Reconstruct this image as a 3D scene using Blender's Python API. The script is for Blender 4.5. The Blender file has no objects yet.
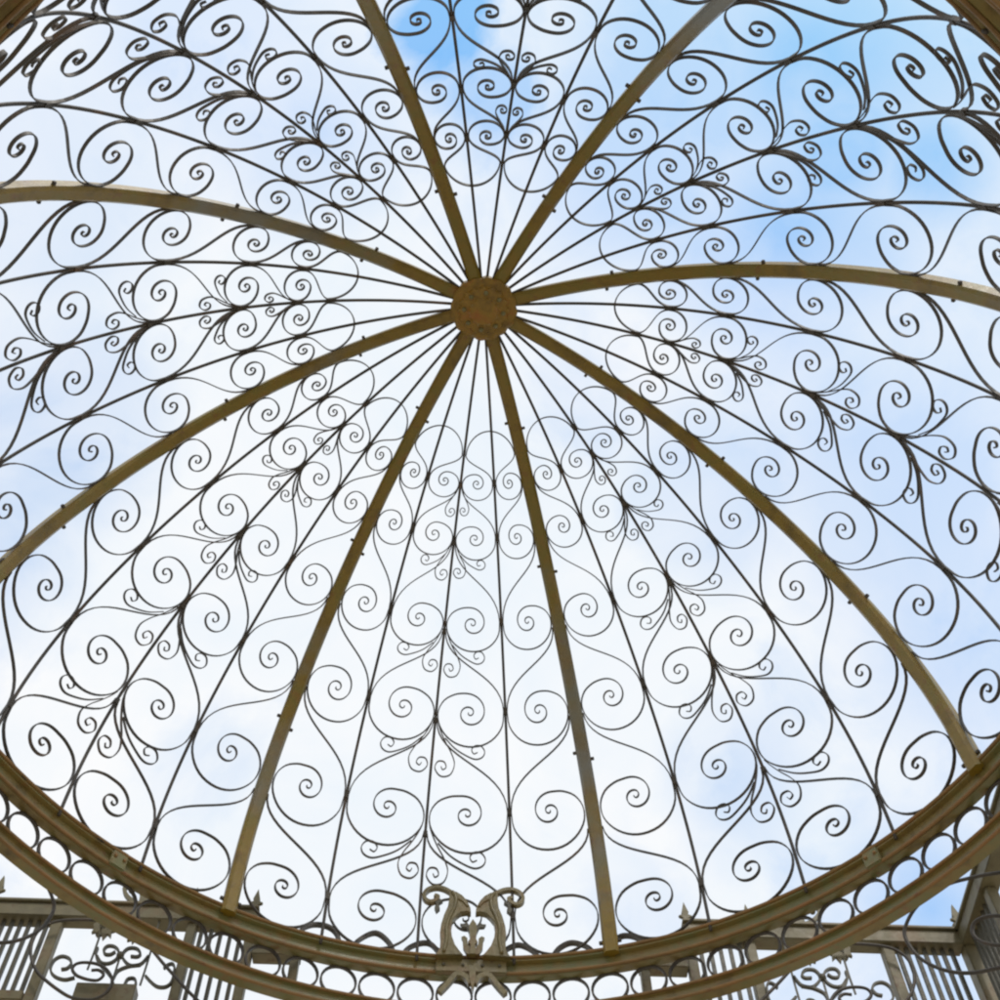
import bpy, bmesh, math, random
from math import sin, cos, pi, radians
from mathutils import Vector, Matrix
from mathutils.geometry import tessellate_polygon

random.seed(7)
SC = bpy.context.scene
COL = SC.collection
R = 1.5                                   # dome radius in metres; lengths below are in dome radii
GROUND = -2.72                            # paving level

# ------------------------------------------------------------------ camera
cam_d = bpy.data.cameras.new('camera')
cam = bpy.data.objects.new('camera', cam_d); COL.objects.link(cam)
cam_d.sensor_width = 36.0
cam_d.lens = 36.0 * 1.23596
cam_d.shift_x = 0.0558
cam_d.shift_y = -0.0116
cam_d.clip_start = 0.02
cam_d.clip_end = 2000
fw = Vector((-0.03160236, 0.48626635, 0.87323899))
rt = Vector((0.99949799, 0.01340893, 0.02870484))
up = Vector((-0.002249, -0.87370775, 0.486446))
up = rt.cross(fw).normalized() if rt.cross(fw).dot(up) > 0 else -rt.cross(fw).normalized()
m = Matrix((rt, up, -fw)).transposed().to_4x4()
m.translation = Vector((0, -1.03262, -1.69257)) * R
cam.matrix_world = m
SC.camera = cam

# ------------------------------------------------------------------ sky, sun, exposure
SUN_EL, SUN_AZ = radians(50), radians(158)          # azimuth from +Y towards +X
SC.view_settings.view_transform = 'Standard'
SC.view_settings.look = 'None'
SC.view_settings.exposure = 0.0
SC.view_settings.gamma = 1.0
SC.cycles.pixel_filter_type = 'BLACKMAN_HARRIS'; SC.cycles.filter_width = 2.3      # the photograph is a little soft
world = bpy.data.worlds.new('World'); SC.world = world
world.use_nodes = True
wn = world.node_tree; wn.nodes.clear(); N = wn.nodes; LK = wn.links
wout = N.new('ShaderNodeOutputWorld'); bg = N.new('ShaderNodeBackground')
bg.inputs['Strength'].default_value = 0.1
sky = N.new('ShaderNodeTexSky'); sky.sky_type = 'NISHITA'; sky.sun_disc = False
sky.sun_elevation = SUN_EL; sky.sun_rotation = SUN_AZ
sky.air_density = 1.0; sky.dust_density = 1.5; sky.ozone_density = 1.5
tc = N.new('ShaderNodeTexCoord')
def wmath(op, a, b=None, clamp=False):
    n = N.new('ShaderNodeMath'); n.operation = op; n.use_clamp = clamp
    for i, v in enumerate((a, b)):
        if v is None: continue
        if isinstance(v, (int, float)): n.inputs[i].default_value = v
        else: LK.new(v, n.inputs[i])
    return n.outputs[0]
def wnoise(scale, detail, rough, offset, dist=0.0):
    mp = N.new('ShaderNodeMapping'); mp.inputs['Location'].default_value = offset
    LK.new(tc.outputs['Generated'], mp.inputs['Vector'])
    n = N.new('ShaderNodeTexNoise'); n.inputs['Scale'].default_value = scale
    n.inputs['Detail'].default_value = detail; n.inputs['Roughness'].default_value = rough
    n.inputs['Distortion'].default_value = dist
    LK.new(mp.outputs[0], n.inputs['Vector']); return n.outputs['Fac']
big = wnoise(2.6, 6, 0.55, (3.1, 1.7, 0.4), 0.3)
fine = wnoise(9.0, 8, 0.6, (0.3, 5.2, 2.2), 0.4)
# gaps of blue between the clouds: (direction, angular size, depth)
GAPS = [((-0.0298, 0.1521, 0.9879), 0.046, 0.72),
        ((-0.0032, 0.1987, 0.9801), 0.050, 0.45),
        ((0.1549, 0.1798, 0.9714), 0.100, 0.35),
        ((0.2328, 0.1708, 0.9574), 0.120, 0.35),
        ((0.3261, 0.2378, 0.9149), 0.050, 0.36),
        ((0.2653, 0.2316, 0.9359), 0.060, 0.40),
        ((0.2265, 0.2907, 0.9296), 0.100, 0.30),
        ((-0.2120, 0.1471, 0.9661), 0.100, 0.20),
        ((-0.1421, 0.2208, 0.9649), 0.080, 0.20),
        ((-0.3263, 0.2587, 0.9092), 0.100, 0.12),
        ((-0.3056, 0.4306, 0.8492), 0.100, 0.30),
        ((0.0680, 0.6941, 0.7167), 0.070, 0.21),
        ((0.1792, 0.6563, 0.7329), 0.070, 0.24),
        ((0.0617, 0.4724, 0.8792), 0.100, 0.15),
        ((0.1716, 0.4869, 0.8564), 0.090, 0.30),
        ((0.3162, 0.4686, 0.8249), 0.120, 0.25),
        ((0.3611, 0.5235, 0.7717), 0.100, 0.25),
        ((-0.2043, 0.6500, 0.7320), 0.080, 0.15),
        ((-0.3472, 0.4910, 0.7990), 0.080, 0.15),
        ((0.1047, 0.7326, 0.6726), 0.050, 0.24),
        ((0.3211, 0.7004, 0.6374), 0.060, 0.35),
        ((0.1278, 0.2374, 0.9630), 0.100, 0.30)]
gap = None
warp = wmath('MULTIPLY', wmath('SUBTRACT', fine, 0.5), 0.16)
warp2 = wmath('MULTIPLY', wmath('SUBTRACT', big, 0.5), 0.10)
wsum = wmath('ADD', warp, warp2)
for d, size, depth in GAPS:
    dt = N.new('ShaderNodeVectorMath'); dt.operation = 'DISTANCE'
    nm = N.new('ShaderNodeVectorMath'); nm.operation = 'NORMALIZE'
    LK.new(tc.outputs['Generated'], nm.inputs[0])
    LK.new(nm.outputs[0], dt.inputs[0]); dt.inputs[1].default_value = d
    v = wmath('ADD', dt.outputs['Value'], wsum)
    v = wmath('MULTIPLY', wmath('SUBTRACT', 1.0, wmath('DIVIDE', v, size * 1.15)), 1.5, clamp=True)
    v = wmath('MULTIPLY', v, depth)
    gap = v if gap is None else wmath('MAXIMUM', gap, v)
thin = wmath('MULTIPLY', wmath('SUBTRACT', wmath('ADD', wmath("MULTIPLY", big, 0.55), wmath("MULTIPLY", fine, 0.45)), 0.47), 3.2, clamp=True)
cover = wmath('SUBTRACT', wmath('SUBTRACT', 0.93, wmath('MULTIPLY', thin, 0.60)), gap, clamp=True)
def blob(d, size, amount):                            # broad bank of cloud (or of clear sky) around a direction
    dt = N.new('ShaderNodeVectorMath'); dt.operation = 'DISTANCE'; nm = N.new('ShaderNodeVectorMath'); nm.operation = 'NORMALIZE'
    LK.new(tc.outputs['Generated'], nm.inputs[0]); LK.new(nm.outputs[0], dt.inputs[0]); dt.inputs[1].default_value = d
    v = wmath('ADD', dt.outputs['Value'], wsum)
    v = wmath('SUBTRACT', 1.0, wmath('DIVIDE', v, size), clamp=True)
    return wmath('MULTIPLY', v, amount)
cover = wmath('ADD', cover, blob((-0.0743, 0.6007, 0.7960), 0.38, 0.55), clamp=True)
cover = wmath('SUBTRACT', cover, blob((0.3000, 0.1681, 0.9390), 0.42, 0.15), clamp=True)
mixc = N.new('ShaderNodeMix'); mixc.data_type = 'RGBA'
LK.new(cover, mixc.inputs['Factor'])
gain = N.new('ShaderNodeMix'); gain.data_type = 'RGBA'; gain.blend_type = 'MULTIPLY'; gain.inputs['Factor'].default_value = 1.0
LK.new(sky.outputs[0], gain.inputs['A']); gain.inputs['B'].default_value = (1.35, 3.1, 3.8, 1)
cap = N.new('ShaderNodeVectorMath'); cap.operation = 'MINIMUM'
LK.new(gain.outputs['Result'], cap.inputs[0]); cap.inputs[1].default_value = (6.6, 8.0, 9.6)
LK.new(cap.outputs[0], mixc.inputs['A'])
cloud = N.new('ShaderNodeMix'); cloud.data_type = 'RGBA'
LK.new(wmath('MULTIPLY', wmath('SUBTRACT', wnoise(5.0, 8, 0.62, (7.7, 2.1, 4.4), 0.5), 0.32), 2.6, clamp=True), cloud.inputs['Factor'])
cloud.inputs['A'].default_value = (8.5, 9.15, 9.8, 1); cloud.inputs['B'].default_value = (9.9, 9.9, 9.95, 1)
LK.new(cloud.outputs['Result'], mixc.inputs['B'])
LK.new(mixc.outputs['Result'], bg.inputs['Color'])
LK.new(bg.outputs[0], wout.inputs['Surface'])

sun_d = bpy.data.lights.new('sun', 'SUN'); sun_d.energy = 1.5; sun_d.angle = radians(10)
sun_d.color = (1.0, 0.95, 0.87)
sun = bpy.data.objects.new('sun', sun_d); COL.objects.link(sun)
sd = Vector((sin(SUN_AZ) * cos(SUN_EL), cos(SUN_AZ) * cos(SUN_EL), sin(SUN_EL)))
sun.rotation_euler = sd.to_track_quat('Z', 'Y').to_euler()

# ------------------------------------------------------------------ materials
def material(name, stops, scale=9.0, rough=0.45, bump=0.25, spec=0.5, wear=(0.045, 0.030, 0.018), coat=0.0):
    mt = bpy.data.materials.new(name); mt.use_nodes = True
    nt = mt.node_tree; b = nt.nodes['Principled BSDF']
    co = nt.nodes.new('ShaderNodeTexCoord')
    n1 = nt.nodes.new('ShaderNodeTexNoise'); n1.inputs['Scale'].default_value = scale
    n1.inputs['Detail'].default_value = 8; n1.inputs['Roughness'].default_value = 0.65
    nt.links.new(co.outputs['Object'], n1.inputs['Vector'])
    rp = nt.nodes.new('ShaderNodeValToRGB'); cr = rp.color_ramp
    while len(cr.elements) < len(stops): cr.elements.new(0.5)
    for e, (p, c) in zip(cr.elements, stops): e.position = p; e.color = (*c, 1)
    nt.links.new(n1.outputs['Fac'], rp.inputs['Fac'])
    n3 = nt.nodes.new('ShaderNodeTexNoise'); n3.inputs['Scale'].default_value = scale * 3.3
    n3.inputs['Detail'].default_value = 9; n3.inputs['Roughness'].default_value = 0.75
    nt.links.new(co.outputs['Object'], n3.inputs['Vector'])
    wr = nt.nodes.new('ShaderNodeValToRGB'); wr.color_ramp.elements[0].position = 0.56; wr.color_ramp.elements[1].position = 0.68
    wr.color_ramp.elements[0].color = (0, 0, 0, 1); wr.color_ramp.elements[1].color = (0.8, 0.8, 0.8, 1)
    nt.links.new(n3.outputs['Fac'], wr.inputs['Fac'])
    mx = nt.nodes.new('ShaderNodeMix'); mx.data_type = 'RGBA'
    nt.links.new(wr.outputs['Color'], mx.inputs['Factor']); nt.links.new(rp.outputs['Color'], mx.inputs['A'])
    mx.inputs['B'].default_value = (*wear, 1)
    nt.links.new(mx.outputs['Result'], b.inputs['Base Color'])
    b.inputs['Coat Weight'].default_value = coat; b.inputs['Coat Roughness'].default_value = 0.28
    n2 = nt.nodes.new('ShaderNodeTexNoise'); n2.inputs['Scale'].default_value = scale * 7
    n2.inputs['Detail'].default_value = 5
    nt.links.new(co.outputs['Object'], n2.inputs['Vector'])
    rr = nt.nodes.new('ShaderNodeMapRange'); rr.inputs['To Min'].default_value = rough - 0.14; rr.inputs['To Max'].default_value = rough + 0.2
    nt.links.new(n2.outputs['Fac'], rr.inputs['Value']); nt.links.new(rr.outputs['Result'], b.inputs['Roughness'])
    bp = nt.nodes.new('ShaderNodeBump'); bp.inputs['Strength'].default_value = bump; bp.inputs['Distance'].default_value = 0.004
    nt.links.new(n2.outputs['Fac'], bp.inputs['Height']); nt.links.new(bp.outputs['Normal'], b.inputs['Normal'])
    b.inputs['Specular IOR Level'].default_value = spec
    return mt
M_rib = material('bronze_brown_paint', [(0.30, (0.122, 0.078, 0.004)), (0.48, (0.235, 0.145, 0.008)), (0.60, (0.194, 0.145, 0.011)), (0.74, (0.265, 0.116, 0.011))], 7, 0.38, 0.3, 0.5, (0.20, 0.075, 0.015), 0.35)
def sheen_patches(mt, colour, scale, lo_, hi_, amount):
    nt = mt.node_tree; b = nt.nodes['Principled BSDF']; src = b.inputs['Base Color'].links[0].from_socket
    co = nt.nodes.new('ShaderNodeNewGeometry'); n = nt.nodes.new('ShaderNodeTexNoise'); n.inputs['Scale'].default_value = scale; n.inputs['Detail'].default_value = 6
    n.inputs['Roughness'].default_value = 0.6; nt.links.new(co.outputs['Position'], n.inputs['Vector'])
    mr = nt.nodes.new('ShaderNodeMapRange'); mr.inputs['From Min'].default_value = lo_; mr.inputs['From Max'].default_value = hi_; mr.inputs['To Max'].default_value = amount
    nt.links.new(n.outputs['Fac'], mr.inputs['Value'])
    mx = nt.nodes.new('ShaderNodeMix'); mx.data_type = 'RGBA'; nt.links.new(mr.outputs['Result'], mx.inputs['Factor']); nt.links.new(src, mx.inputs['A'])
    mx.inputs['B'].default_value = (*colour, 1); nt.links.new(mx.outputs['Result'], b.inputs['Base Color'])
sheen_patches(M_rib, (0.20, 0.20, 0.185), 1.1, 0.50, 0.62, 0.85)  # grey sky sheen on the ribs, painted into the colour as noise patches
M_hub = material('warm_brown_cast_iron', [(0.30, (0.150, 0.085, 0.008)), (0.5, (0.290, 0.165, 0.013)), (0.7, (0.330, 0.120, 0.016))], 16, 0.45, 0.5, 0.5, (0.26, 0.08, 0.012), 0.2)
M_ring = material('weathered_bronze_paint', [(0.28, (0.094, 0.063, 0.017)), (0.44, (0.226, 0.159, 0.046)), (0.57, (0.164, 0.159, 0.056)), (0.72, (0.257, 0.126, 0.036))], 6, 0.40, 0.35, 0.5, (0.20, 0.080, 0.028), 0.4)
M_rust = material('rusty_brown_paint', [(0.28, (0.128, 0.068, 0.020)), (0.5, (0.240, 0.133, 0.040)), (0.7, (0.272, 0.122, 0.037))], 8, 0.5, 0.35, 0.5, (0.16, 0.06, 0.025))
M_iron = material('dark_wrought_iron', [(0.30, (0.041, 0.035, 0.031)), (0.55, (0.078, 0.065, 0.053)), (0.72, (0.142, 0.081, 0.045))], 10, 0.5, 0.25, 0.4)
M_wall = material('aged_olive_iron', [(0.30, (0.105, 0.087, 0.045)), (0.52, (0.182, 0.154, 0.084)), (0.70, (0.203, 0.133, 0.066))], 6, 0.5, 0.3, 0.5, (0.12, 0.06, 0.03))
M_pick = material('dark_olive_iron', [(0.30, (0.056, 0.053, 0.040)), (0.6, (0.104, 0.092, 0.062)), (0.75, (0.136, 0.088, 0.048))], 8, 0.5)
M_crest = material('gold_brown_cast_iron', [(0.30, (0.090, 0.068, 0.022)), (0.5, (0.175, 0.135, 0.045)), (0.7, (0.200, 0.105, 0.034))], 9, 0.42, 0.5, 0.5, (0.10, 0.055, 0.025), 0.3)
M_pave = material('pale_stone_paving', [(0.3, (0.34, 0.29, 0.21)), (0.5, (0.42, 0.36, 0.27)), (0.7, (0.48, 0.42, 0.33))], 1.3, 0.8, 0.4)

# ------------------------------------------------------------------ helpers
def tag(o, label=None, cat=None, group=None, kind=None):
    if label: o['label'] = label
    if cat: o['category'] = cat
    if group: o['group'] = group
    if kind: o['kind'] = kind
    return o
def empty(name, loc=(0, 0, 0)):
    o = bpy.data.objects.new(name, None); COL.objects.link(o); o.location = Vector(loc)
    o.empty_display_size = 0.1
    return o
class MB:
    """collects faces of ONE mesh, in dome radii"""
    def __init__(self): self.v = []; self.f = []; self.smooth = []
    def add(self, vs, fs, smooth=False):
        k = len(self.v); self.v += [Vector(p) for p in vs]
        self.f += [tuple(i + k for i in f) for f in fs]; self.smooth += [smooth] * len(fs)
        return self
    def box(self, c, ex, ey, ez):
        c = Vector(c); ex, ey, ez = Vector(ex), Vector(ey), Vector(ez)
        vs = [c + a * ex + b * ey + g * ez for g in (-1, 1) for b in (-1, 1) for a in (-1, 1)]
        return self.add(vs, [(0, 2, 3, 1), (4, 5, 7, 6), (0, 1, 5, 4), (2, 6, 7, 3), (0, 4, 6, 2), (1, 3, 7, 5)])
    def sweep(self, pts, nrm, prof, closed=False, smooth=False, scale=None):
        """prof: list of (binormal, normal) offsets"""
        n = len(pts); k = len(prof); vs = []; fs = []
        for i in range(n):
            a = pts[(i - 1) % n if closed else max(i - 1, 0)]; b = pts[(i + 1) % n if closed else min(i + 1, n - 1)]
            T = (b - a).normalized(); Nn = nrm[i]; Nn = (Nn - T * Nn.dot(T)).normalized(); B = T.cross(Nn)
            s = scale[i] if scale else 1.0
            vs += [pts[i] + B * (x * s) + Nn * (y * s) for x, y in prof]
        for i in range(n if closed else n - 1):
            j = (i + 1) % n
            for q in range(k):
                w = (q + 1) % k
                fs.append((i * k + q, j * k + q, j * k + w, i * k + w))
        if not closed:
            fs.append(tuple(range(k))); fs.append(tuple(reversed(range((n - 1) * k, n * k))))
        return self.add(vs, fs, smooth)
    def lathe(self, prof, seg, smooth=False, a0=0.0, closed_profile=True):
        k = len(prof); vs = []; fs = []
        for i in range(seg):
            a = 2 * pi * i / seg
            vs += [Vector((r * sin(a), r * cos(a), z)) for r, z in prof]
        for i in range(seg):
            j = (i + 1) % seg
            for q in range(k if closed_profile else k - 1):
                w = (q + 1) % k
                fs.append((i * k + q, i * k + w, j * k + w, j * k + q))
        return self.add(vs, fs, smooth)
    def plate(self, poly, frame, thick):
        """extruded outline; frame maps (a, z, depth) to space"""
        n = len(poly); vs = [frame(a, z, -thick / 2) for a, z in poly] + [frame(a, z, thick / 2) for a, z in poly]
        tris = tessellate_polygon([[Vector((a, z, 0)) for a, z in poly]])
        fs = [tuple(t) for t in tris] + [tuple(i + n for i in reversed(t)) for t in tris]
        fs += [(i, (i + 1) % n, (i + 1) % n + n, i + n) for i in range(n)]
        return self.add(vs, fs)
    def ball(self, c, r, sx=1, sy=1, sz=1, seg=10):
        c = Vector(c); vs = []; fs = []
        rows = seg // 2
        for i in range(rows + 1):
            t = pi * i / rows
            for j in range(seg):
                p = 2 * pi * j / seg
                vs.append(c + Vector((r * sx * sin(t) * cos(p), r * sy * sin(t) * sin(p), r * sz * cos(t))))
        for i in range(rows):
            for j in range(seg):
                w = (j + 1) % seg
                fs.append((i * seg + j, i * seg + w, (i + 1) * seg + w, (i + 1) * seg + j))
        return self.add(vs, fs, True)
    def build(self, name, mat, parent=None, pivot=(0, 0, 0), bevel=0.0):
        me = bpy.data.meshes.new(name); pv = Vector(pivot)
        me.from_pydata([(v - pv) * R for v in self.v], [], self.f); me.update()
        me.polygons.foreach_set('use_smooth', self.smooth)
        bm = bmesh.new(); bm.from_mesh(me)
        bmesh.ops.remove_doubles(bm, verts=bm.verts, dist=1e-6)
        bmesh.ops.recalc_face_normals(bm, faces=bm.faces)
        if bevel: bmesh.ops.bevel(bm, geom=[e for e in bm.edges if len(e.link_faces) == 2 and e.calc_face_angle() > 0.6], offset=bevel * R, segments=2, affect='EDGES')
        bm.to_mesh(me); bm.free()
        me.materials.append(mat)
        o = bpy.data.objects.new(name, me); COL.objects.link(o)
        o.location = pv * R
        if parent:
            o.parent = parent
            o.location = pv * R - world_loc(parent)
        return o
def world_loc(o):
    l = Vector((0, 0, 0))
    while o: l += o.location; o = o.parent
    return l
def rect(b, n): return [(-b / 2, -n / 2), (b / 2, -n / 2), (b / 2, n / 2), (-b / 2, n / 2)]
def ngon(r, k=8): return [(r * cos(2 * pi * (i + .5) / k), r * sin(2 * pi * (i + .5) / k)) for i in range(k)]
def catmull(P, per=8, closed=False):
    P = [Vector(p) for p in P]; n = len(P); out = []
    for i in range(n if closed else n - 1):
        p1, p2 = P[i], P[(i + 1) % n]
        p0 = P[(i - 1) % n] if (closed or i > 0) else 2 * p1 - p2
        p3 = P[(i + 2) % n] if (closed or i + 2 < n) else 2 * p2 - p1
        for s in range(per):
            t = s / per
            out.append(0.5 * ((2 * p1) + (p2 - p0) * t + (2 * p0 - 5 * p1 + 4 * p2 - p3) * t * t + (3 * p1 - p0 - 3 * p2 + p3) * t ** 3))
    if not closed: out.append(P[-1])
    return out

# ------------------------------------------------------------------ dome surface
H, EN, EM, C1, C2 = 1.03201, 1.6739, 2.47506, -0.02803, 0.02574
def dome_z(r):
    r = min(max(r, 0.0), 1.0); t = math.asin(r) / (pi / 2)
    return H * max(1 - r ** EN, 0) ** (1 / EM) + C1 * sin(pi * t) + C2 * sin(2 * pi * t)
NT = 1200
TR = [sin(pi / 2 * i / NT) for i in range(NT + 1)]; TZ = [dome_z(r) for r in TR]; TS = [0.0]
for i in range(NT): TS.append(TS[-1] + math.hypot(TR[i + 1] - TR[i], TZ[i + 1] - TZ[i]))
STOT = TS[-1]
import bisect
def rz(s):
    if s >= STOT: return 1.0, -(s - STOT)
    i = min(max(bisect.bisect_right(TS, s) - 1, 0), NT - 1); w = (s - TS[i]) / (TS[i + 1] - TS[i])
    return TR[i] + w * (TR[i + 1] - TR[i]), TZ[i] + w * (TZ[i + 1] - TZ[i])
def dome(az, s, off=0.0):
    """point and outward normal at azimuth az and arc length s from the top"""
    r, z = rz(s); r0, z0 = rz(max(s - 0.004, 0)); r1, z1 = rz(s + 0.004)
    tr, tz = r1 - r0, z1 - z0; l = math.hypot(tr, tz); nr, nz = -tz / l, tr / l
    Nn = Vector((nr * sin(az), nr * cos(az), nz))
    return Vector((r * sin(az), r * cos(az), z)) + Nn * off, Nn
OFF = [-0.6658, -0.3101, -0.1060, -0.4451, 0.8620, 0.6016, 0.2901, -0.2275]
RIB_AZ = [-2.86764 - radians(45 * k + OFF[k]) for k in range(8)]

# ------------------------------------------------------------------ ground
g = MB(); g.box((0, 0, GROUND - 0.05), (200, 0, 0), (0, 200, 0), (0, 0, 0.05))
tag(g.build('paving', M_pave), kind='structure')

# ------------------------------------------------------------------ dome frame: hub, eight ribs
frame = empty('ironwork_dome', (0, 0, 0))
tag(frame, 'open iron dome of eight brown ribs and dark scrollwork meeting at a round hub', 'dome')
hb = MB()
zc = H - 0.012
HP = [(0.0001, 0.02), (0.066, 0.02), (0.073, 0.013), (0.074, -0.004), (0.066, -0.009), (0.058, -0.009), (0.054, -0.016), (0.036, -0.018), (0.030, -0.024), (0.014, -0.027), (0.0001, -0.027)]
vs = []; fs = []; nseg = 96
for i in range(nseg):
    a = 2 * pi * i / nseg
    for r, z in HP:
        lob = 1 + (0.055 * abs(sin(8 * (a + 0.31))) if r > 0.06 else (0.05 * cos(16 * a) if r > 0.03 else 0)) + (0.012 * sin(5 * a + 1) if r > 0.05 else 0)
        vs.append(Vector((r * lob * sin(a), r * lob * cos(a), zc + z)))
kk = len(HP)
for i in range(nseg):
    for q in range(kk - 1): fs.append((i * kk + q, i * kk + q + 1, ((i + 1) % nseg) * kk + q + 1, ((i + 1) % nseg) * kk + q))
hb.add(vs, fs)
hub = hb.build('hub', M_hub, frame, (0, 0, H))
for k in range(8):
    a = RIB_AZ[k] + radians(22.5)
    b = MB(); c = Vector((0.045 * sin(a), 0.045 * cos(a), zc - 0.018)); b.ball(c, 0.006, seg=8)
    b.build('bolt', M_ring, hub, c)
RW = 0.031
RIBP = [(-RW / 2, -0.004), (-RW * 0.30, -0.010), (RW * 0.30, -0.010), (RW / 2, -0.004), (RW / 2, 0.004), (0.006, 0.006), (0.006, 0.030), (-0.006, 0.030), (-0.006, 0.006), (-RW / 2, 0.004)]
def line_on_dome(az, s0, s1, n, off=0.0):
    P = []; Q = []
    for i in range(n + 1):
        p, q = dome(az, s0 + (s1 - s0) * i / n, off); P.append(p); Q.append(q)
    return P, Q
for k in range(8):
    az = RIB_AZ[k]
    P, Q = line_on_dome(az, 0.052, STOT - 0.006, 60)
    rb = MB(); rb.sweep(P, Q, RIBP)
    base = dome(az, STOT)[0]
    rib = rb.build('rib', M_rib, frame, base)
    for s in (0.30, 0.655, 1.108, STOT - 0.035):
        for sd_ in (-1, 1):
            r_, _ = rz(s); s2 = s + sd_ * 0.010 if s < 1.5 else s
            p, q = dome(az, s2); t = Vector((cos(az), -sin(az), 0)); u = t.cross(q)
            c = p + t * sd_ * (RW / 2 + 0.0032)
            b = MB(); b.box(c, t * 0.0040, u * 0.0034, q * 0.0034)
            b.build('bolt', M_iron, rib, c, bevel=0.001)

# ------------------------------------------------------------------ eight scrollwork panels
TIER = [1.475, 1.224, 0.985, 0.770, 0.565, 0.433]
NODE = [None, 1.279, 1.009, 0.795, 0.579, 0.440]
BARW = 0.0065
def strip_point(azl, azr, s, f, inset_l, inset_r):
    """f 0..1 between the two edges of a strip, kept clear of bar or rib"""
    r, _ = rz(s); r = max(r, 0.05)
    a0, a1 = azl, azr; sg = 1 if azr > azl else -1
    a0 = azl + sg * inset_l / r; a1 = azr - sg * inset_r / r
    return dome(a0 + (a1 - a0) * f, s)
def wstrip(s): return max(rz(s)[0], 0.05) * pi / 16
SP = [(180, .51), (202, .515), (225, .515), (247, .51), (270, .50), (292, .49), (315, .48), (338, .474), (360, .460), (382, .415), (405, .345), (427, .295), (450, .268), (472, .250), (495, .235), (517, .222), (540, .210), (562, .198), (585, .187), (607, .176), (630, .165), (652, .153), (675, .142), (697, .130), (720, .118), (742, .105), (765, .093), (787, .083), (810, .075), (832, .070), (855, .065), (877, .060), (900, .055), (922, .050), (945, .045), (967, .040), (990, .034), (1035, .024), (1080, .014)]
def s_scroll_2d(k):
    """lateral 0 = stem edge, 1 = far edge; second value arc length"""
    yc = TIER[k] + random.uniform(-.012, .012) * wstrip(TIER[k]); w = wstrip(yc); turn = random.uniform(-7, 7); grow = random.uniform(0.93, 1.05)
    if k < 5: y0 = NODE[k + 1]
    else: y0 = 0.365
    yt = yc - 0.02 * w; L = yt - y0
    pts = []
    n = 16
    P0 = Vector((0.0, y0)); P1 = Vector((0.02, y0 + 0.42 * L)); P2 = Vector((0.995, y0 + 0.45 * L)); P3 = Vector((1.0, yt))
    if k == 5: P1 = Vector((0.10, y0 + 0.40 * L)); P2 = Vector((0.97, y0 + 0.42 * L))
    for i in range(n):
        t = i / n
        pts.append(P0 * (1 - t) ** 3 + 3 * P1 * t * (1 - t) ** 2 + 3 * P2 * t * t * (1 - t) + P3 * t ** 3)
    # volute: centre a little towards the stem edge
    cx = 0.48; q = 0.86 if k < 2 else 1.0
    sp = []
    for ang, rad in SP:
        late = min(max((ang - 360) / 120, 0), 1)
        a = radians(ang + turn * late); rad *= 1 + (grow - 1) * late
        # ang 180 = far edge, 270 = towards the ring, 360 = stem edge
        rad *= 1 - (1 - q) * min(max((ang - 340) / 90, 0), 1)
        x = cx - cos(a) * rad * 1.03; y = yc - sin(a) * rad * w
        sp.append(Vector((x, y)))
    x0 = sp[0].x
    sp = [Vector((min(max(p.x, 0.0), 1.0), p.y)) for p in sp]
    sp[0].y = yt
    pts += catmull(sp, 3)
    return pts
def small(curve, y, w, per=6):
    sx_, sy_ = random.uniform(0.93, 1.06), random.uniform(0.94, 1.06)
    return [Vector((p.x * sx_, y + p.y * w * sy_)) for p in catmull(curve, per)]
PAIR = [(.03, .03), (.075, .13), (.15, .26), (.235, .39), (.29, .54), (.24, .685), (.115, .715), (.03, .62), (.06, .525), (.145, .52), (.18, .59), (.135, .625), (.11, .585)]
LITTLE = [(.14, .22), (.29, .36), (.44, .45), (.58, .505), (.68, .475), (.715, .395), (.665, .315), (.58, .31), (.53, .365), (.56, .425), (.615, .405)]
ST, SN = 0.0026, 0.0066
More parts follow.
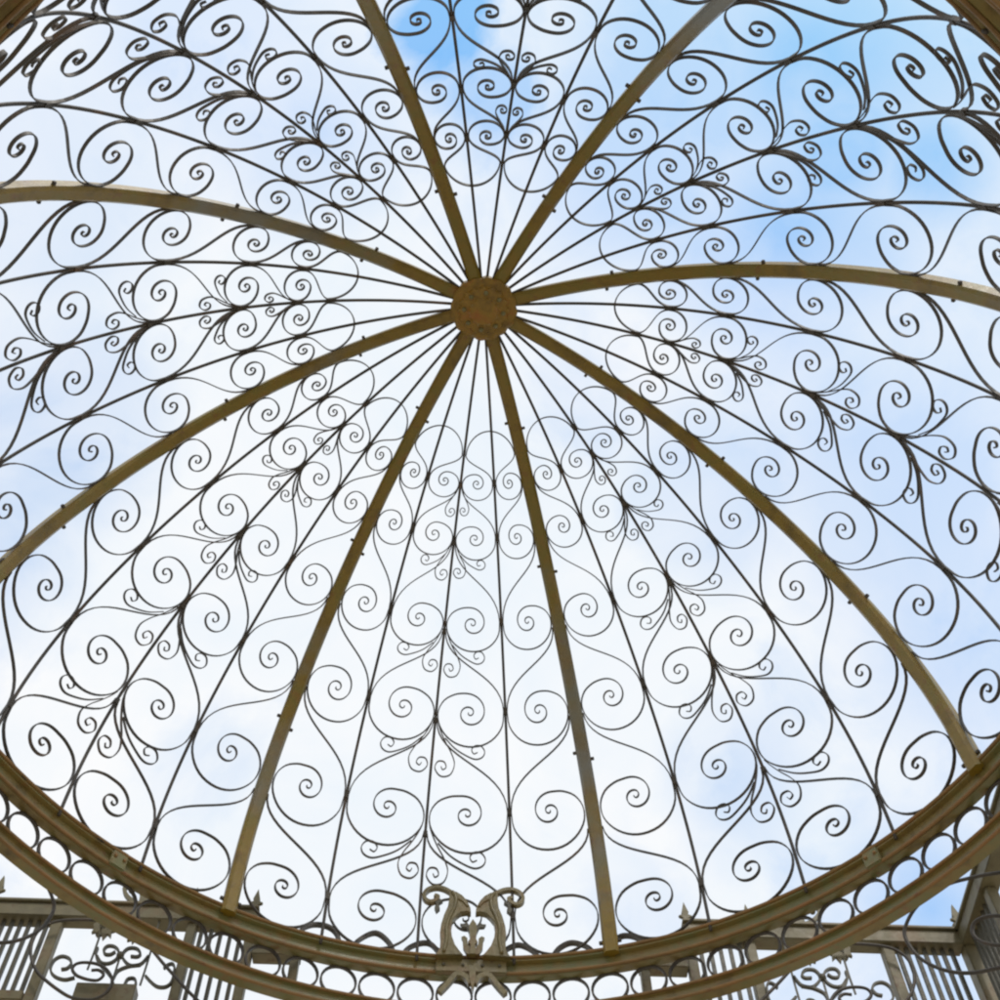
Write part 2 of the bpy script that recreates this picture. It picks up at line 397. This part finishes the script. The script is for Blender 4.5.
for k in range(8):
    a_, b_ = RIB_AZ[k], RIB_AZ[(k + 1) % 8]
    while b_ > a_: b_ -= 2 * pi
    while b_ < a_ - pi: b_ += 2 * pi
    edge = [a_ + (b_ - a_) * i / 4 for i in range(5)]
    mid = dome(edge[2], STOT)[0]
    pan = empty('scrollwork_panel', mid * R); pan.parent = frame
    for i in (1, 2, 3):
        P, Q = line_on_dome(edge[i], 0.070, STOT - 0.004, 60)
        b = MB(); b.sweep(P, Q, ngon(BARW / 2 * 1.08, 6), smooth=True)
        for t in range(6):
            if t == 0 and i == 2: continue
            s = NODE[t] if i == 2 else TIER[t] - 0.02 * wstrip(TIER[t])
            ln = 0.006 if i == 2 else 0.008
            P2, Q2 = line_on_dome(edge[i], s - ln, s + ln, 2)
            b.sweep(P2, Q2, rect(BARW * 1.4, BARW * 1.5))
        b.build('bar', M_iron, pan, P[-1])
    for j in range(4):
        # stem side: ribs for the outer strips, the middle bar for the inner ones
        if j in (0, 2): e0, e1 = edge[j], edge[j + 1]
        else: e0, e1 = edge[j + 1], edge[j]
        stem_in = (RW / 2 + 0.001) if j in (0, 3) else BARW * 0.62
        far_in = BARW * 0.62
        def put(name, flat, t=ST, nn=SN, taper=True):
            P = []; Q = []
            for v in flat:
                p, q = strip_point(e0, e1, v.y, v.x, stem_in, far_in); P.append(p); Q.append(q)
            n = len(P); sc = [1.0 - 0.25 * max(0, (i / n - 0.75) / 0.25) if taper else 1.0 for i in range(n)]
            o = MB(); o.sweep(P, Q, rect(t, nn), scale=sc)
            return o.build(name, M_iron, pan, P[0])
        for t in range(6): put('scroll', s_scroll_2d(t))
        if j in (1, 2):
            for t in range(1, 6):
                w = wstrip(TIER[t]); y = TIER[t] + 0.17 * w
                sc_ = 1.0 if t < 5 else 1.15
                w2 = wstrip(y + 0.08) * (1.0 if t < 5 else 0.95)
                put('curl', small(PAIR, y, w2), ST * 0.85, SN * 0.85)
                if t < 5: put('curl', small(LITTLE, y, w2), ST * 0.85, SN * 0.85)
    for h in (0, 1):                                     # the loop that closes each pair of strips at the top
        cA, cB = edge[2 * h], edge[2 * h + 2]
        P = []; Q = []
        for i in range(41):
            t = i / 40; a = pi * t
            s = 0.365 - 0.060 * sin(a) ** 0.9
            f = 0.5 - 0.5 * cos(a)
            li = RW / 2 if h == 0 else BARW * 0.6
            ri = BARW * 0.6 if h == 0 else RW / 2
            p, q = strip_point(cA, cB, s, f, li + 0.001, ri + 0.001); P.append(p); Q.append(q)
        o = MB(); o.sweep(P, Q, rect(ST, SN)); o.build('arch', M_iron, pan, P[20])

UP = Vector((0, 0, 1)); JOINT = 1.2
# ------------------------------------------------------------------ ring beam with its row of circles
ring = empty('ring_beam', (0, 0, 0))
tag(ring, 'heavy round bronze ring beam of two rails with a row of iron circles between', 'ring beam')
u = MB(); u.lathe([(1.000, 0.017), (1.002, 0.021), (1.033, 0.021), (1.034, -0.010), (1.030, -0.018), (1.009, -0.019), (1.006, -0.014), (1.010, -0.008), (1.010, 0.009), (1.000, 0.011)], 240)
u.build('rail', M_ring, ring, (0, 0, 0))
for z_, r_ in ((-0.0155, 1.0045), (0.0185, 0.9985), (-0.1115, 1.0165), (-0.0865, 1.0160)):
    par = ring.children[0]
    t_ = MB(); t_.lathe([(r_ + 0.0035 * cos(q * pi / 4 + .39), z_ + 0.0035 * sin(q * pi / 4 + .39)) for q in range(8)], 240, True)
    t_.build('moulding', M_rust, par, (0, 0, z_))
l = MB(); l.lathe([(1.017, -0.085), (1.043, -0.084), (1.045, -0.108), (1.041, -0.113), (1.020, -0.113), (1.017, -0.109), (1.022, -0.104), (1.022, -0.091), (1.017, -0.089)], 240)
l.build('rail', M_ring, ring, (0, 0, -0.1))
for q in range(1, 8):
    a = radians(JOINT + 45 * q); nn = Vector((sin(a), cos(a), 0)); t = Vector((cos(a), -sin(a), 0))
    c = nn * 1.0155 + UP * 0.003
    b = MB(); b.box(c, t * 0.017, nn * 0.0185, UP * 0.0215); jp = b.build('joint_plate', M_ring, ring, c, bevel=0.002)
    for sd_ in (-1, 1):
        c2 = nn * 0.996 + t * sd_ * 0.010 + UP * 0.003; b = MB(); b.ball(c2, 0.0038, seg=8); b.build('bolt', M_rust, jp, c2)
NC = 84
for i in range(NC):
    a = 2 * pi * i / NC + radians(1.2)
    c = Vector((1.0275 * sin(a), 1.0275 * cos(a), -0.052)); t = Vector((cos(a), -sin(a), 0)); nn = Vector((sin(a), cos(a), 0))
    P = []; Q = []
    for q in range(28):
        p = 2 * pi * q / 28; P.append(c + t * (0.0350 * cos(p)) + Vector((0, 0, 0.0340 * sin(p)))); Q.append(nn)
    o = MB(); o.sweep(P, Q, rect(0.0042, 0.0065), closed=True); o.build('frieze_circle', M_iron, ring, c)

# ------------------------------------------------------------------ wall frame: local (a, depth, z)
DR = Vector((0.99968152, 0.02523623, 0)); DN = Vector((-0.02523623, 0.99968152, 0)); UZ = Vector((0, 0, 1))
HALF = 1.0364
def front(a, z, d=0.0, D=HALF): return DR * a + DN * (D + d) + UZ * z
def wire(name, pts2, frame_fn, nrm, prof, mat, parent, per=6, smooth=False):
    P = [frame_fn(p.x, p.y) for p in catmull(pts2, per)]
    o = MB(); o.sweep(P, [nrm] * len(P), prof, smooth=smooth); return o.build(name, mat, parent, P[0])

# crest on the inner face of the ring
CD = 0.985
SCALE_C = (CD + 0.6) / (1.062 + 0.6)
def cf(a, z, d=0.0): return DR * (a * CREST_S + CREST_A) + DN * (CD + d) + UZ * (z * CREST_S + CREST_Z)
CREST_S, CREST_A, CREST_Z = 0.965, 0.006, -0.046
crest = empty('crest', (DN * CD + UZ * 0.0) * R)
tag(crest, 'olive lyre shaped crest with a leaf sprig inside, standing on the round ring beam', 'crest')
bodyL = [(-0.0779, 0.0524), (-0.0686, 0.0709), (-0.0681, 0.0955), (-0.0699, 0.1109), (-0.068, 0.133), (-0.0624, 0.1588), (-0.0548, 0.1819), (-0.0528, 0.2017), (-0.0525, 0.2235), (-0.0382, 0.224), (-0.0249, 0.2145), (-0.0143, 0.2), (-0.0063, 0.1805), (-0.0049, 0.1659), (-0.0139, 0.1688), (-0.0267, 0.1661), (-0.0355, 0.1567), (-0.0441, 0.1435), (-0.0467, 0.1244), (-0.0445, 0.1026), (-0.0377, 0.0812), (-0.0274, 0.0649), (-0.0198, 0.0546)]
curlL = [(-0.0473, 0.2237), (-0.0646, 0.2348), (-0.0818, 0.2382), (-0.0987, 0.2318), (-0.1073, 0.218), (-0.1054, 0.2047), (-0.0934, 0.1968), (-0.0806, 0.2023), (-0.0767, 0.211), (-0.085, 0.215)]
bitL = [(-0.0844, 0.1988), (-0.0809, 0.2106), (-0.0755, 0.2058), (-0.0662, 0.1996), (-0.0751, 0.1926), (-0.072, 0.1779), (-0.0795, 0.1695), (-0.0837, 0.1808), (-0.0801, 0.1891)]
stalk = [(-0.0063, 0.0582), (-0.0053, 0.0825), (-0.0104, 0.0884), (-0.0055, 0.0979), (-0.0087, 0.1164), (-0.0084, 0.1322), (-0.0009, 0.1484), (0.0068, 0.136), (0.0082, 0.1171), (0.0058, 0.0983), (0.0096, 0.0892), (0.0047, 0.0829), (0.0061, 0.0587)]
leafS = [(-0.0056, 0.1103), (-0.0134, 0.132), (-0.0236, 0.1332), (-0.0275, 0.141), (-0.0199, 0.1413), (-0.0136, 0.1463), (-0.0071, 0.1354)]
lowS = [(-0.0026, 0.0583), (-0.0125, 0.061), (-0.0202, 0.0758), (-0.0218, 0.0973), (-0.0244, 0.1033), (-0.0181, 0.1067), (-0.0118, 0.1007), (-0.0108, 0.0854), (-0.0052, 0.0749), (-0.0014, 0.0705)]
pend = [(-0.0059, 0.0269), (-0.0069, 0.002), (0.0007, -0.0348), (0.0065, 0.0026), (0.0051, 0.0273)]
pendArc = [(-0.0043, -0.0123), (-0.0117, 0.0019), (-0.024, 0.0101), (-0.0349, 0.0082), (-0.0443, -0.0052), (-0.0536, -0.0184), (-0.0664, -0.0346)]
for sg in (1, -1):
    mir = lambda L: [(p[0] * sg, p[1]) for p in L]
    o = MB(); o.plate(mir(bodyL), cf, 0.016); body = o.build('lyre_arm', M_crest, crest, cf(-0.05 * sg, 0.13), bevel=0.0012)
    vein = [(-0.060, 0.060), (-0.055, 0.095), (-0.056, 0.125), (-0.049, 0.155), (-0.040, 0.180), (-0.038, 0.205), (-0.046, 0.222)]
    wire('moulding', mir(vein), lambda a, z: cf(a, z, -0.008), DN, ngon(0.0042, 8), M_crest, body, smooth=True)
    leafv = [(-0.036, 0.205), (-0.022, 0.196), (-0.012, 0.182)]
    wire('moulding', mir(leafv), lambda a, z: cf(a, z, -0.008), DN, ngon(0.0030, 8), M_crest, body, smooth=True)
    wire('curl', mir(curlL), cf, DN, rect(0.0075, 0.012), M_crest, body)
    o = MB(); o.plate(mir(bitL), cf, 0.010); o.build('leaf', M_pick, body, cf(-0.08 * sg, 0.19))
    o = MB(); o.plate(mir(lowS), cf, 0.009); o.build('leaf', M_crest, crest, cf(-0.015 * sg, 0.08))
    o = MB(); o.plate(mir(leafS), lambda a, z, d=0: cf(a, z, d + 0.002), 0.007); o.build('leaf', M_pick, crest, cf(-0.02 * sg, 0.135))
    wire('pendant_arc', mir(pendArc), cf, DN, rect(0.010, 0.012), M_crest, crest)
o = MB(); o.plate(stalk, lambda a, z, d=0: cf(a, z, d - 0.002), 0.012); o.build('sprig', M_crest, crest, cf(0, 0.1))
o = MB(); o.plate(pend, lambda a, z, d=0: cf(a, z, d - 0.001), 0.014); o.build('pendant', M_crest, crest, cf(0, 0.0))
o = MB(); o.plate([(-0.076, 0.056), (0.070, 0.056), (0.070, 0.024), (-0.076, 0.024)], lambda a, z, d=0: cf(a, z, d + 0.012), 0.012)
pl = o.build('base_plate', M_crest, crest, cf(0, 0.04), bevel=0.0015)
for a in (-0.06, -0.02, 0.02, 0.055):
    c = cf(a, 0.040, 0.005); o = MB(); o.ball(c, 0.0035, seg=8); o.build('rivet', M_pick, pl, c)
# running loops along the rail on either side of the crest
def rimpt(azd, z, rr=1.036):
    a = radians(azd); return Vector((rr * sin(a), rr * cos(a), z))
LOOPS = [[(-21.2, .030), (-20.77, .056), (-19.5, .076), (-17.9, .080), (-16.7, .066), (-15.9, .024)],
         [(-14.9, .024), (-14.4, .056), (-12.3, .088), (-10.4, .062), (-9.9, .024)],
         [(-9.3, .024), (-8.7, .055), (-7.3, .075), (-5.9, .077), (-4.6, .050)],
         [(2.4, .060), (3.0, .073), (4.3, .080), (5.9, .060), (7.1, .024)],
         [(7.2, .024), (7.8, .042), (8.8, .066), (10.3, .076), (12.1, .058), (13.2, .024)],
         [(14.6, .030), (15.4, .070), (16.9, .071), (18.7, .044), (19.4, .024)]]
for lp in LOOPS:
    cc = catmull(lp, 6); P = [rimpt(p.x, p.y) for p in cc]; Q = [Vector((p.x, p.y, 0)).normalized() for p in P]
    o = MB(); o.sweep(P, Q, rect(0.0058, 0.012)); o.build('rail_loop', M_iron, crest, P[0])

# ------------------------------------------------------------------ square outer frame: three walls of beam, posts and pickets
BT, BB = 0.140, 0.108
def wall(name, label, axis, nrm, detail):
    W = empty(name, (nrm * HALF + UZ * GROUND) * R)
    tag(W, label, 'wall', 'iron walls round the dome')
    f = lambda a, z, d=0.0: axis * a + nrm * (HALF + d) + UZ * z
    def bx(nm, a0, a1, z0, z1, dep, mat, par, d=0.0, bev=0.0015):
        o = MB(); c = f((a0 + a1) / 2, (z0 + z1) / 2, d)
        o.box(c, axis * (a1 - a0) / 2, nrm * dep / 2, UZ * (z1 - z0) / 2)
        return o.build(nm, mat, par, c, bevel=bev)
    for sg in (-1, 1):
        lo_, hi_ = (0.445, 1.020) if sg == 1 else (-1.020, -0.445)
        beam = bx('beam', lo_, hi_, BB, BT, 0.040, M_wall, W)
        bx('beam_lip', lo_, hi_, BT + 0.0005, BT + 0.008, 0.052, M_wall, beam)
        for p in ((0.862, 0.0225), (0.580, 0.020)):
            post = bx('post', sg * p[0] - p[1] / 2, sg * p[0] + p[1] / 2, GROUND, BB - 0.0005, 0.022, M_wall, W)
        bx('post', sg * 0.455 - 0.010, sg * 0.455 + 0.010, GROUND, BB - 0.0005, 0.022, M_wall, W)
        xs = [0.885 + 0.0185 * i for i in range(7)] + [0.477 + 0.0205 * i for i in range(5)]
        for x in xs:
            zb = -0.074 if x > 0.8 else -0.30
            bx('picket', sg * x - 0.0037, sg * x + 0.0037, zb, BB - 0.0005, 0.008, M_pick, W, bev=0)
        r0, r1 = sorted((sg * 0.875, sg * 1.020)); bx('rail', r0, r1, -0.096, -0.0745, 0.030, M_wall, W)
        r0, r1 = sorted((sg * 0.468, sg * 0.568)); bx('rail', r0, r1, -0.325, -0.3005, 0.030, M_wall, W)
        # lower middle beam, only beside the opening
        r0, r1 = sorted((sg * 0.345, sg * 0.443)); bx('beam', r0, r1, 0.030, 0.056, 0.034, M_wall, W)
        bx('post', sg * 0.355 - 0.009, sg * 0.355 + 0.009, GROUND, 0.0295, 0.020, M_wall, W)
        if detail:
            # shelf board and scroll ornament between the two posts
            r0, r1 = sorted((sg * 0.657, sg * 0.776)); bx('ornament_base', r0, r1, -0.094, -0.053, 0.034, M_wall, W)
            mir = lambda L: [(-p[0] * sg, p[1]) for p in L]
            for nm, tr in ORN.items():
                prof = rect(0.0042, 0.008) if nm[:3] != 'rod' else rect(0.0036, 0.0036)
                wire('rod' if nm[:3] == 'rod' else 'scroll', mir(tr), lambda a, z: f(a, z, -0.012), nrm, prof, M_pick, W)
            c = f(sg * 0.7085, 0.0175, -0.012); o = MB(); o.ball(c, 0.0085); o.build('rosette', M_pick, W, c)
            for ax, az_, s_ in ((0.752, 0.068, 1.0), (0.690, 0.058, 0.8), (0.770, 0.075, .7)):
                leaf = [(-.016, .034), (-.019, .012), (-.010, .008), (-.012, -.006), (-.003, .002), (.004, -.012), (.008, .0), (.018, -.004), (.015, .012), (.02, .028), (.010, .034)]
                o = MB(); o.plate([(sg * (ax + q[0] * s_), az_ + q[1] * s_) for q in leaf], lambda a, z, d=0: f(a, z, d - 0.010), 0.008)
                o.build('leaf', M_wall, W, f(sg * ax, az_, -0.01))
            # cresting: spear finials and one leafy ornament
            for x, h in ((0.880, 0.040), (0.590, 0.062), (0.458, 0.062)):
                fin(f, sg * x, BT + 0.0085, h, W)
            ornament(f, sg * 0.700, BT + 0.0085, W)
    return W
def fin(f, x, z, h, par):
    sp = [(-.004, 0), (-.004, .30), (-.011, .36), (-.011, .44), (-.006, .46), (-.0085, .56), (0, 1.0), (.0085, .56), (.006, .46), (.011, .44), (.011, .36), (.004, .30), (.004, 0)]
    o = MB(); o.plate([(x + p[0] * h / .07, z + p[1] * h) for p in sp], lambda a, zz, d=0: f(a, zz, d), 0.008)
    for q in (-1, 1): o.ball(f(x + q * 0.0125 * h / .07, z + 0.40 * h), 0.0042, seg=8)
    return o.build('finial', M_wall, par, f(x, z))
def ornament(f, x, z, par):
    o = MB()
    body = [(-.007, 0), (-.009, .03), (-.016, .05), (-.012, .068), (0, .088), (.012, .068), (.016, .05), (.009, .03), (.007, 0)]
    o.plate([(x + p[0], z + p[1]) for p in body], lambda a, zz, d=0: f(a, zz, d), 0.010)
    orn = o.build('crest_leaf', M_wall, par, f(x, z))
    for sg in (-1, 1):
        tr = [(x + sg * q[0], z + q[1]) for q in ((.004, .012), (.022, .020), (.040, .036), (.048, .054), (.040, .064), (.030, .058), (.032, .050))]
        P = [f(p.x, p.y) for p in catmull(tr, 6)]; Q = [f(0, 0, 1) - f(0, 0, 0)] * len(P)
        w = MB(); w.sweep(P, Q, rect(0.0085, 0.009)); w.ball(P[-1], 0.007, seg=8); w.build('curl', M_wall, orn, P[0])
ORN = dict(
 heartL=[(-0.7082, -0.0408), (-0.7268, -0.0217), (-0.7472, -0.0023), (-0.7582, 0.0176), (-0.7589, 0.0345)],
 curlL=[(-0.7548, 0.014), (-0.7412, -0.0021), (-0.7244, -0.0026), (-0.7126, 0.0101), (-0.7139, 0.0269), (-0.7262, 0.0385), (-0.7401, 0.0391), (-0.745, 0.0287), (-0.7394, 0.0191), (-0.7286, 0.0188), (-0.7207, 0.0258)],
 curlR=[(-0.7082, -0.0408), (-0.703, -0.0208), (-0.6849, -0.0091), (-0.6623, -0.0027), (-0.6506, 0.0181)],
 curlR2=[(-0.6618, -0.0046), (-0.6826, -0.0061), (-0.7001, 0.0087), (-0.7043, 0.0216), (-0.6961, 0.0351), (-0.6792, 0.035), (-0.6686, 0.023), (-0.6728, 0.0154), (-0.6866, 0.0156)],
 lowR=[(-0.7073, -0.0444), (-0.6987, -0.06), (-0.68, -0.0692), (-0.6638, -0.0629), (-0.6602, -0.0479), (-0.6672, -0.0375), (-0.6786, -0.0397), (-0.6818, -0.0541)],
 lowL=[(-0.8172, -0.0215), (-0.8062, -0.0182), (-0.8012, -0.0063), (-0.8104, 0.0063), (-0.8268, 0.0101), (-0.8386, -0.0011), (-0.8387, -0.0224), (-0.8257, -0.0382), (-0.804, -0.0456), (-0.7846, -0.0402)],
 rodL=[(-0.7634, 0.1075), (-0.7634, 0.0287), (-0.7651, -0.0195)], rodR=[(-0.6493, 0.1075), (-0.6493, 0.0125), (-0.6509, -0.0525)], rodM=[(-0.708, 0.0159), (-0.7081, -0.0354)],
 sideC=[(-0.6455, -0.0306), (-0.6312, -0.0444), (-0.6169, -0.0545), (-0.6028, -0.0557), (-0.5935, -0.0498), (-0.5900, -0.0388), (-0.5905, -0.0255), (-0.5920, -0.0088), (-0.5984, 0.0005), (-0.6069, -0.0024), (-0.613, -0.0112)])
wall('iron_wall', 'iron wall of posts, pickets and scrolls behind the ring beam at the bottom of the photo', DR, DN, True)
wall('iron_wall', 'iron side wall running towards the viewer at the right edge', -DN, DR, False)
wall('iron_wall', 'iron side wall running towards the viewer at the left edge', DN, -DR, False)

# corner posts of the square
for sx, sy, txt in ((1, 1, 'thick square corner post where front and right walls meet'), (-1, 1, 'thick square corner post where front and left walls meet')):
    c = DR * (sx * HALF) + DN * (sy * HALF)
    P = empty('square_post', (c + UZ * GROUND) * R); tag(P, txt, 'post', 'corner posts of the outer frame')
    o = MB(); o.box(c + UZ * ((GROUND + BT + 0.010) / 2), DR * 0.0155, DN * 0.0155, UZ * ((BT + 0.010 - GROUND) / 2)); o.build('shaft', M_wall, P, c, bevel=0.002)
    o = MB(); o.box(c + UZ * (BT + 0.0155), DR * 0.024, DN * 0.024, UZ * 0.005); o.build('cap', M_wall, P, c + UZ * BT, bevel=0.002)
    fin(lambda a, z, d=0: c + DR * a + DN * d + UZ * z, 0.018 if sx < 0 else 0, BT + 0.021, 0.066, P)

# scroll brackets on the front wall and across the corners
BR = [(-0.7501, -0.0353), (-0.7353, -0.0347), (-0.7235, -0.045), (-0.7305, -0.0577), (-0.7466, -0.0583), (-0.7643, -0.0537), (-0.7781, -0.0471), (-0.7888, -0.0342), (-0.7854, -0.0221), (-0.7703, -0.0172), (-0.7455, -0.0195), (-0.7229, -0.0306), (-0.7049, -0.0532), (-0.7023, -0.0742), (-0.7108, -0.0919), (-0.7283, -0.1029), (-0.7545, -0.1033), (-0.7766, -0.0979), (-0.8012, -0.0843), (-0.8273, -0.0667), (-0.853, -0.0464), (-0.8735, -0.0201), (-0.8859, 0.009), (-0.8894, 0.0389), (-0.8829, 0.0622), (-0.8661, 0.0784), (-0.8405, 0.0865), (-0.8007, 0.0896), (-0.7628, 0.0883), (-0.7334, 0.0836), (-0.7022, 0.0712), (-0.6715, 0.0474), (-0.6435, 0.0202), (-0.6152, -0.0101), (-0.5842, -0.0414), (-0.5502, -0.0754), (-0.5177, -0.1052), (-.48, -.145), (-.455, -.19), (-.458, -.235), (-.49, -.255), (-.52, -.235), (-.515, -.21)]
AS = [(0.227, -0.1991), (0.1192, -0.1658), (0.0689, -0.1486), (0.026, -0.1181), (-0.0088, -0.0715), (-0.0216, -0.0198), (-0.0118, 0.0081), (0.0251, 0.0349), (0.0871, 0.0438), (0.1396, 0.0304), (0.1774, 0.0161), (0.2119, -0.0036), (0.2429, -0.0524), (0.2435, -0.1106), (0.2114, -0.147), (0.1558, -0.1366), (0.1158, -0.109), (0.1021, -0.0806), (0.1145, -0.0602), (0.1445, -0.0643), (0.173, -0.0861), (0.1703, -0.1118), (0.1468, -0.1092)]
for sg, txt in ((-1, 'left'), (1, 'right')):
    ff = lambda a, z: DR * (a * -sg) + DN * (HALF - 0.030) + UZ * z
    P = [ff(p.x, p.y) for p in catmull(BR, 5)]
    o = MB(); o.sweep(P, [DN] * len(P), ngon(0.0033, 8), smooth=True)
    tag(o.build('scroll_bracket', M_iron, None, P[0]), 'large dark scroll with an oval coil before the far wall, %s one' % txt, 'bracket', 'scroll brackets under the ring beam')
    dg = (DR * sg + DN).normalized(); dd = (DR - DN * sg).normalized()
    ff = lambda a, z: dd * (a if sg == 1 else a) + dg * 1.2 + UZ * z
    pts = AS if sg == 1 else [(-x + 0.021, z + 0.012) for x, z in AS]
    P = [ff(p.x, p.y) for p in catmull(pts, 5)]
    o = MB(); o.sweep(P, [dg] * len(P), ngon(0.0036, 8), smooth=True)
    tag(o.build('scroll_bracket', M_iron, None, P[0]), 'round dark iron scroll across the %s corner below the ring beam' % txt, 'bracket', 'corner scrolls under the ring beam')
